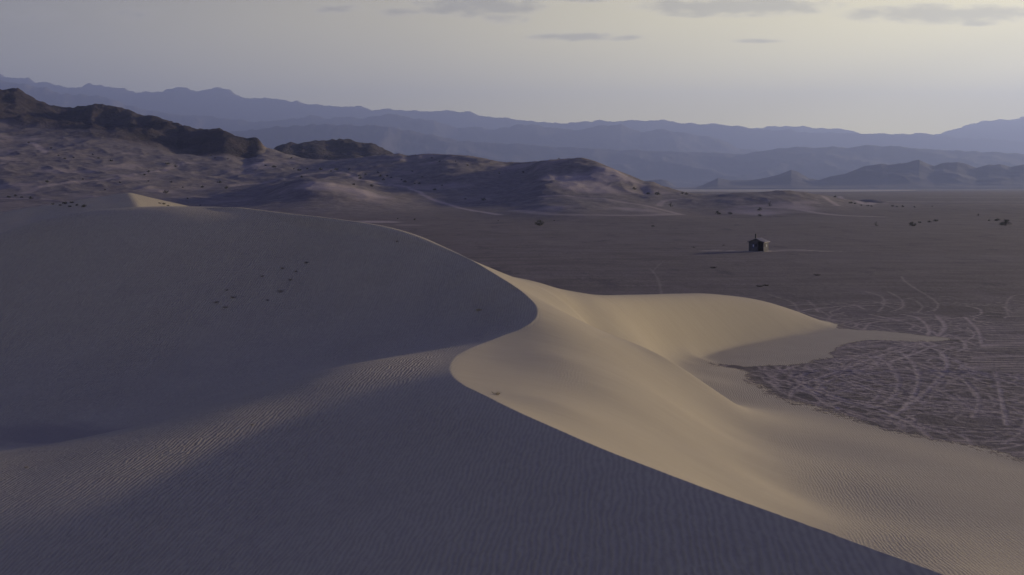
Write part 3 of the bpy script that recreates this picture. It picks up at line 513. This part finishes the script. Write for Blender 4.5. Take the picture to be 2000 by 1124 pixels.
# ------------------------------------------------------------------ simple materials
def flat(name, c, rough=.8, c2=None, sc=3.):
    m, t, b = new_mat(name, rough)
    g_ = node(t, 'ShaderNodeTexCoord'); cc = mixc(t, sstep(t, .35, .65, noise(t, g_.outputs['Object'], sc, 5, .6)), tuple(c), tuple(c2 or [k*.75 for k in c])); t.links.new(cc, b.inputs['Base Color']); return m
M = dict(leaf=flat('shrub_leaf', (.07, .075, .035), .7, (.045, .052, .026), 2), twig=flat('shrub_twig', (.10, .08, .06), .9), dry=flat('dry_twig', (.30, .26, .2), .9, (.21, .18, .14), 8), wall=flat('hut_wall', (.105, .10, .10), .9, (.085, .08, .08), 1.5), roof=flat('hut_roof', (.36, .32, .29), .7, (.27, .24, .22), 1.),
         pipe=flat('vent_black', (.02, .02, .02), .5), door=flat('door_paint', (.06, .055, .05), .6), white=flat('sign_white', (.8, .8, .8), .6, (.7, .7, .7)), blue=flat('sign_blue', (.05, .07, .16), .6), glass=flat('window_dark', (.02, .02, .025), .25), conc=flat('concrete', (.30, .27, .24), .9, (.24, .21, .19), 1.), straw=flat('dry_grass', (.5, .42, .27), .9, (.38, .32, .2), 5), pebble=flat('pale_stone', (.62, .58, .52), .8, (.5, .46, .42), 9))

# ------------------------------------------------------------------ hut
class MB:
    def __init__(s): s.v = []; s.f = []
    def box(s, x0, x1, y0, y1, z0, z1):
        k = len(s.v); s.v += [(x0, y0, z0), (x1, y0, z0), (x1, y1, z0), (x0, y1, z0), (x0, y0, z1), (x1, y0, z1), (x1, y1, z1), (x0, y1, z1)]
        s.f += [tuple(k+i for i in f) for f in ((0, 3, 2, 1), (4, 5, 6, 7), (0, 1, 5, 4), (1, 2, 6, 5), (2, 3, 7, 6), (3, 0, 4, 7))]; return s
    def prism(s, poly, y0, y1):     # polygon in x-z, extruded in y
        k = len(s.v); n = len(poly); s.v += [(x, y0, z) for x, z in poly]+[(x, y1, z) for x, z in poly]
        s.f += [tuple(k+i for i in range(n)), tuple(k+n+i for i in reversed(range(n)))]+[(k+i, k+n+i, k+n+(i+1) % n, k+(i+1) % n) for i in range(n)]; return s
    def prismx(s, poly, x0, x1):    # polygon in y-z, extruded in x
        k = len(s.v); n = len(poly); s.v += [(x0, y, z) for y, z in poly]+[(x1, y, z) for y, z in poly]
        s.f += [tuple(k+i for i in range(n)), tuple(k+n+i for i in reversed(range(n)))]+[(k+i, k+(i+1) % n, k+n+(i+1) % n, k+n+i) for i in range(n)]; return s
    def tube(s, pts, r0, r1=None, n=5):
        r1 = r0 if r1 is None else r1; k = len(s.v); m = len(pts)
        for i, p in enumerate(pts):
            a = Vector(pts[min(i+1, m-1)])-Vector(pts[max(i-1, 0)]); a.normalize(); u = a.orthogonal().normalized(); w = a.cross(u); r = r0+(r1-r0)*i/(m-1)
            for j in range(n): q = Vector(p)+(u*math.cos(6.2832*j/n)+w*math.sin(6.2832*j/n))*r; s.v.append(tuple(q))
        for i in range(m-1):
            for j in range(n): s.f.append((k+i*n+j, k+i*n+(j+1) % n, k+(i+1)*n+(j+1) % n, k+(i+1)*n+j))
        s.f.append(tuple(k+j for j in reversed(range(n)))); s.f.append(tuple(k+(m-1)*n+j for j in range(n))); return s
    def build(s, name, mat, parent=None, smooth=False): return mesh_obj(name, s.v, s.f, mat, parent, smooth)
hx, hd, _ = wZ(1485, 492, 0)
hutz = zat(hx, hd)
hut = bpy.data.objects.new('restroom_hut', None); C.collection.objects.link(hut); hut.location = (hx, hd+2.2, hutz); hut.rotation_euler = (0, 0, math.radians(-28))
tag(hut, 'small concrete restroom hut with gabled roof and black vent pipe alone on the plain', 'hut')
w2, l2, he, ha = 1.95, 2.15, 2.45, 3.30
wl = MB()
wl.box(-w2, w2, -.35, l2, 0, he)                      # rear room across the whole width
wl.box(-w2, .42, -l2, -.352, 0, he)                    # left front room
wl.box(w2-.22, w2, -l2, -.353, 0, he)                 # wing wall of the porch
wl.prism([(-w2, he+.002), (w2, he+.002), (0, ha-.02)], l2-.16, l2)   # rear gable
wl.prism([(-w2, he+.003), (w2, he+.003), (0, ha-.02)], -l2, -l2+.16)    # front gable
wl.build('wall', M['wall'], hut)
rf = MB(); rf.prism([(0, ha+.12), (-w2-.42, he-.02+.02), (-w2-.42, he-.12), (0, ha)], -l2-.5, l2+.35); rf.prism([(0, ha+.12), (0, ha), (w2+.42, he-.12), (w2+.42, he)], -l2-.5, l2+.35)
rfo = rf.build('roof', M['roof'], hut)
sm = MB()
for i in range(9):
    y = -l2-.35+i*.55
    for sgn in (-1, 1):
        k = len(sm.v); x1 = sgn*(w2+.38); sm.v += [(0, y, ha+.121), (x1, y, he+.012), (x1, y+.05, he+.012), (0, y+.05, ha+.121), (0, y, ha+.16), (x1, y, he+.05), (x1, y+.05, he+.05), (0, y+.05, ha+.16)]
        sm.f += [tuple(k+q for q in f) for f in ((0, 3, 2, 1), (4, 5, 6, 7), (0, 1, 5, 4), (1, 2, 6, 5), (2, 3, 7, 6), (3, 0, 4, 7))]
sm.build('seam', M['roof'], rfo)
MB().tube([(-1.05, .9, he-.1), (-1.05, .9, 4.35)], .17, n=14).build('vent_pipe', M['pipe'], hut, True)
MB().tube([(-1.05, .9, 4.351), (-1.05, .9, 4.42)], .21, n=14).build('pipe_cap', M['pipe'], hut, True)
dr = MB().box(.62, 1.55, -.40, -.353, .02, 2.1).build('door', M['door'], hut); MB().box(.70, .76, -.46, -.402, .95, 1.1).build('handle', M['roof'], dr)
def figure(o, ax, u, v):     # little white person pictogram, u across, v up
    s = MB(); pl = [(u-.05, v+.26, u+.05, v+.36), (u-.09, v-.02, u+.09, v+.24), (u-.08, v-.28, u-.015, v-.021), (u+.015, v-.28, u+.08, v-.021)]
    for a0, b0, a1, b1 in pl:
        if ax == 'f': s.box(a0, a1, -l2-.034, -l2-.024, b0, b1)
        else: s.box(w2+.024, w2+.034, a0, a1, b0, b1)
    s.build('pictogram', M['white'], o)
sg = MB().box(-.98, -.5, -l2-.022, -l2-.002, .95, 1.95).build('sign', M['blue'], hut); figure(sg, 'f', -.74, 1.45)
sg = MB().box(w2+.002, w2+.022, .15, .75, 1.0, 1.95).build('sign', M['blue'], hut); figure(sg, 's', .45, 1.46)
MB().box(-.16, .12, -l2-.03, -l2-.001, 1.25, 1.95).build('window', M['glass'], hut)
MB().box(w2+.001, w2+.03, -1.35, -.95, 1.25, 1.95).build('window', M['glass'], hut)
MB().box(-w2-.6, w2+.6, -l2-1.3, l2+.4, -.2, .06).build('slab', M['conc'], hut)

# ------------------------------------------------------------------ shrubs
def shrub_mesh(kind, seed):
    r = random.Random(seed); st, lf = MB(), MB()
    H, Rr, n, per = {'round': (.95, .68, 26, 16), 'sparse': (1.05, .55, 16, 8), 'low': (.62, .68, 24, 15)}[kind]
    lob = [(r.uniform(0, 6.28), r.uniform(.75, 1.1)) for _ in range(5)]
    for i in range(n):
        a = r.uniform(0, 6.28); el = math.asin(r.uniform(.02, 1)); k = min(lob, key=lambda q: abs(math.sin((q[0]-a)/2)))[1]*r.uniform(.72, 1.05)
        p0 = (r.uniform(-.07, .07), r.uniform(-.07, .07), -.05); e = Vector((math.cos(a)*math.cos(el)*Rr*k, math.sin(a)*math.cos(el)*Rr*k, .06+math.sin(el)*H*k))
        m = e*.55+Vector((r.uniform(-.05, .05), r.uniform(-.05, .05), .04)); st.tube([p0, tuple(m), tuple(e)], .014, .005, 4)
        tips = [e, m.lerp(e, .5), m.lerp(e, .75)+Vector((r.gauss(0, .06), r.gauss(0, .06), r.gauss(0, .05)))]
        for j in range(2):
            q = e.lerp(m, r.uniform(0, .6))+Vector((r.gauss(0, .11), r.gauss(0, .11), abs(r.gauss(0, .08)))); st.tube([tuple(m.lerp(e, .5)), tuple(q)], .006, .003, 3); tips.append(q)
        for tp in tips:
            for j in range(per):
                c = Vector(tp)+Vector((r.gauss(0, .07), r.gauss(0, .07), r.gauss(0, .06)))
                if c.z < .02: c.z = r.uniform(.02, .1)
                a_ = Vector((r.gauss(0, 1), r.gauss(0, 1), r.gauss(0, 1))).normalized(); u = a_.orthogonal().normalized(); w = a_.cross(u); s = r.uniform(.016, .032); k2 = len(lf.v)
                lf.v += [tuple(c-u*s), tuple(c+w*s*.5), tuple(c+u*s*1.4), tuple(c-w*s*.5)]; lf.f.append((k2, k2+1, k2+2, k2+3))
    return st, lf
PROTO = []
for i, kd in enumerate(('round', 'sparse', 'low', 'round', 'low')):
    st, lf = shrub_mesh(kd, 20+i)
    def mk(nm, mb, mat):
        me = bpy.data.meshes.new(nm); me.from_pydata(mb.v, [], mb.f); me.materials.append(mat); me.update(); return me
    PROTO.append((mk('stems', st, M['twig']), mk('foliage', lf, M['leaf'])))
def place_shrub(px, py, wpx, label, group=None, kind=None, tall=1.0, dmin=20.):
    x, y, z = cast(px, py, dmin); z = zat(x, y)
    wdt = wpx/F*y; k = kind if kind is not None else random.choice((0, 2, 3, 4))
    e = bpy.data.objects.new('desert_shrub', None); C.collection.objects.link(e); e.location = (x, y, z); e.rotation_euler = (0, 0, random.uniform(0, 6.28)); s = wdt/1.35; e.scale = (s, s, s*tall*random.uniform(.8, 1.0))
    tag(e, label, 'shrub', group)
    for nm, me in zip(('stems', 'foliage'), PROTO[k]):
        o = bpy.data.objects.new(nm, me); C.collection.objects.link(o); o.parent = e
for px, py, w, lab, k in [
    (1964, 441, 23, 'largest rounded olive green shrub at the right edge of the plain', 0), (1948, 432, 13, 'shrub just left of and behind the largest rounded shrub', 2), (1711, 442, 13, 'open branched shrub standing left of the row of shrubs on the right plain', 1), (1782, 442, 16, 'larger leafy shrub at the left end of the row on the right plain', 3),
    (1796, 436, 8, 'small shrub tucked behind the larger leafy one at the row end', 2), (1815, 435, 9, 'third shrub along the row on the right plain', 4), (1828, 433, 10, 'low shrub at the right end of the row on the right plain', 2), (1911, 422, 8, 'thin upright shrub alone before the pale flat at far right', 1), (1932, 432, 6, 'little shrub left of the pair at the right edge', 2),
    (1054, 441, 19, 'wide dark shrub alone on the plain beyond the dune crest', 0), (1275, 443, 7, 'small round dark shrub alone between the wide shrub and the hut', 2), (1402, 419, 12, 'left one of two dark shrubs side by side before the low knoll', 0), (1426, 419, 10, 'right one of two dark shrubs side by side before the low knoll', 3),
    (1484, 412, 10, 'upper one of two shrubs stacked before the low knoll', 0), (1484, 423, 9, 'lower one of two shrubs stacked before the low knoll', 3), (1503, 403, 13, 'grey shrub on the dark flank of the low knoll', 1), (1310, 404, 13, 'bushy shrub beside the short trail left of the low knoll', 1),
    (327, 322, 10, 'dark wide shrub high on the left slope above the pointed dune', 2), (343, 327, 8, 'shrub just right of the wide one high on the left slope', 0), (324, 378, 12, 'flat shrub right above the lit side of the pointed dune', 4), (429, 358, 10, 'dark shrub alone in the middle of the left valley floor', 3), (395, 367, 8, 'shrub left of the pair low on the valley floor', 2), (442, 369, 8, 'shrub right of the pair low on the valley floor', 0),
    (217, 316, 8, 'single dark shrub halfway up the far left slope', 2), (92, 357, 8, 'shrub beside the faint trail at far left', 0), (60, 389, 10, 'rounded shrub above the pale line at the left edge', 3), (17, 387, 9, 'first shrub from the left edge of the view', 2), (30, 384, 7, 'second shrub from the left edge of the view', 0), (42, 387, 6, 'third shrub from the left edge of the view', 4),
    (944, 392, 11, 'wide low shrub on the rubbly slope below the saddle', 4), (849, 372, 9, 'flat shrub right of the curving pale trail', 2), (726, 365, 8, 'shrub on the sandy crest where the curving trail begins', 0), (691, 362, 7, 'shrub on the bright sandy crest left of the curving trail', 3),
    (1284, 381, 13, 'dark wide shrub at the foot of the pointed knoll', 2), (1266, 380, 8, 'small shrub left of the wide one at the knoll foot', 4), (1239, 371, 9, 'shaded shrub on the lower flank of the pointed knoll', 3)]:
    place_shrub(px, py, w, lab, None, k)
G_ = [([(657, 333, 9), (626, 333, 9), (585, 334, 9), (574, 331, 5), (535, 328, 10), (518, 325, 6), (589, 347, 6), (569, 310, 5), (600, 331, 5), (646, 336, 5), (682, 332, 5)], 'dark shrub on the sandy bench in front of the isolated dark rock hill', 'shrubs on the sandy bench'),
      ([(791, 357, 9), (819, 360, 7), (810, 360, 5), (704, 350, 8), (702, 345, 6), (714, 342, 6), (738, 338, 5), (743, 346, 8), (749, 353, 7), (756, 345, 5), (764, 348, 5), (784, 353, 5), (805, 336, 5), (825, 347, 5), (863, 364, 5)], 'small dark shrub scattered on the grey slope above the curving trail', 'shrubs above the curving trail'),
      ([(859, 317, 6), (843, 310, 5), (913, 324, 5), (975, 340, 5), (1022, 338, 5), (812, 304, 4), (1092, 311, 4), (1000, 321, 3), (890, 316, 3)], 'tiny shrub near the top line of the long sandy hill', 'shrubs on the hilltop'),
      ([(126, 311, 6), (114, 305, 4), (100, 291, 5), (56, 280, 5), (143, 309, 5), (192, 310, 5), (181, 303, 4)], 'tiny dark shrub on the upper far left slope', 'shrubs on the far left slope'),
      ([(290, 337, 7), (282, 343, 6), (290, 355, 5), (334, 357, 6), (234, 358, 5), (162, 351, 4), (366, 389, 5), (391, 402, 4), (420, 310, 5), (412, 305, 4), (445, 312, 4), (357, 368, 4), (205, 372, 4)], 'small dark shrub dotted over the left valley floor', 'shrubs on the left valley floor'),
      ([(1661, 398, 9), (1670, 399, 7), (1695, 403, 6), (1702, 404, 5), (1743, 404, 6), (1752, 405, 5), (1763, 405, 6), (1786, 406, 5), (1821, 404, 4), (1631, 386, 6), (1682, 402, 5)], 'tiny shrub in the line beside the small mound right of the knoll', 'shrubs by the small mound'),
      ([(1333, 379, 7), (1341, 381, 7)], 'shrub of the close pair where the hill tail meets the knoll', 'pair of shrubs on the hill tail'),
      ([(810, 430, 5), (777, 428, 4), (909, 390, 5), (1082, 432, 3), (973, 432, 3)], 'speck of a shrub on the flat just beyond the long dune crest', 'shrubs just past the crest')]
for lst, lab, grp in G_:
    for px, py, w in lst: place_shrub(px, py, w, lab, grp)
for px, py, w in [(126, 399, 11), (140, 397, 9), (103, 400, 7), (164, 405, 12), (136, 405, 8), (118, 402, 7), (150, 402, 7)]: place_shrub(px, py, w, 'straggly shrub on the left flank of the pointed dune', 'shrubs on the pointed dune', 2, .9, 196)
for px, py, w in [(320, 400, 9), (312, 398, 6), (328, 403, 6)]: place_shrub(px, py, w, 'yellowish low scrub at the lit foot of the pointed dune', 'scrub at the lit foot', 4, .7, 196)

# ------------------------------------------------------------------ dry tufts on the dune and debris on the plain
def tuft(x, y, z, s, label, group=None, name='dry_tuft', mat='dry', n=16, flatness=.5, cat='dry brush'):
    r = random.Random(int(x*97+y*31)); st = MB()
    for i in range(n):
        a = r.uniform(0, 6.28); l = s*r.uniform(.3, 1)*.55; b0 = (r.gauss(0, s*.12), r.gauss(0, s*.06), -.03)
        p1 = (b0[0]+math.cos(a)*l*.6, b0[1]+math.sin(a)*l*.4, l*flatness*.7); p2 = (b0[0]+math.cos(a)*l+r.uniform(-.1, .1)*s, b0[1]+math.sin(a)*l*.7, l*flatness*r.uniform(.5, 1.3))
        st.tube([b0, p1, p2], .012+.008*s, .005, 3)
        st.tube([p1, (p1[0]+r.uniform(-.2, .2)*s, p1[1]+r.uniform(-.2, .2)*s, p1[2]+.15*s)], .008, .004, 3)
    o = st.build(name, M[mat]); o.location = (x, y, z); tag(o, label, cat, group); return o
specials = {(359, 887): 'pale scrap of bleached wood lying on the rippled band at left', (51, 916): 'thin twig at the left edge on the rippled band', (492, 831): 'thin curved twig lying on the rippled band in mid slope', (205, 707): 'pale twig on the smooth shaded slope at far left', (266, 666): 'tiny twig high on the smooth shaded slope', (324, 720): 'tiny twig low on the smooth shaded slope', (775, 473): 'small dark tuft just under the long crest', (255, 1015): 'pale twig near the lower left corner', (140, 978): 'tiny pale chip above the lower left corner'}
for x, y, z, s, px, py in BITP:
    lab = specials.get((px, py)); z = zat(x, y)
    tuft(x, y, z, s*.38, lab or 'half buried dry brush in the scattered patch on the shaded flank', None if lab else 'buried brush on the shaded flank', n=10 if s < .6 else 22, flatness=.35, mat='pebble' if (px, py) in ((359, 887), (255, 1015), (140, 978)) else 'dry')
x, y, z = cast(935, 608); tuft(x, y, zat(x, y), .5, 'wispy dead grass clump on the shaded face beside the curved crest', None, 'grass_tuft', 'straw', 40, .35, 'grass clump')
x, y, z = cast(968, 772); tuft(x, y, zat(x, y), .42, 'dry straw coloured plant on the sunlit face just over the crest', None, 'grass_tuft', 'straw', 16, .5, 'grass clump')
for px, py, s in [(1393, 524, 1.6), (1595, 539, 1.5), (1484, 561, 1.3), (1497, 559, 1.2), (1355, 484, 1), (1413, 480, .8)]:
    x, y, z = cast(px, py); tuft(x, y, zat(x, y), s, 'low dark dead brush lying on the open plain near the hut', 'dead brush on the plain', 'dead_brush', 'twig', 30, .35)
print('verts', len(P))
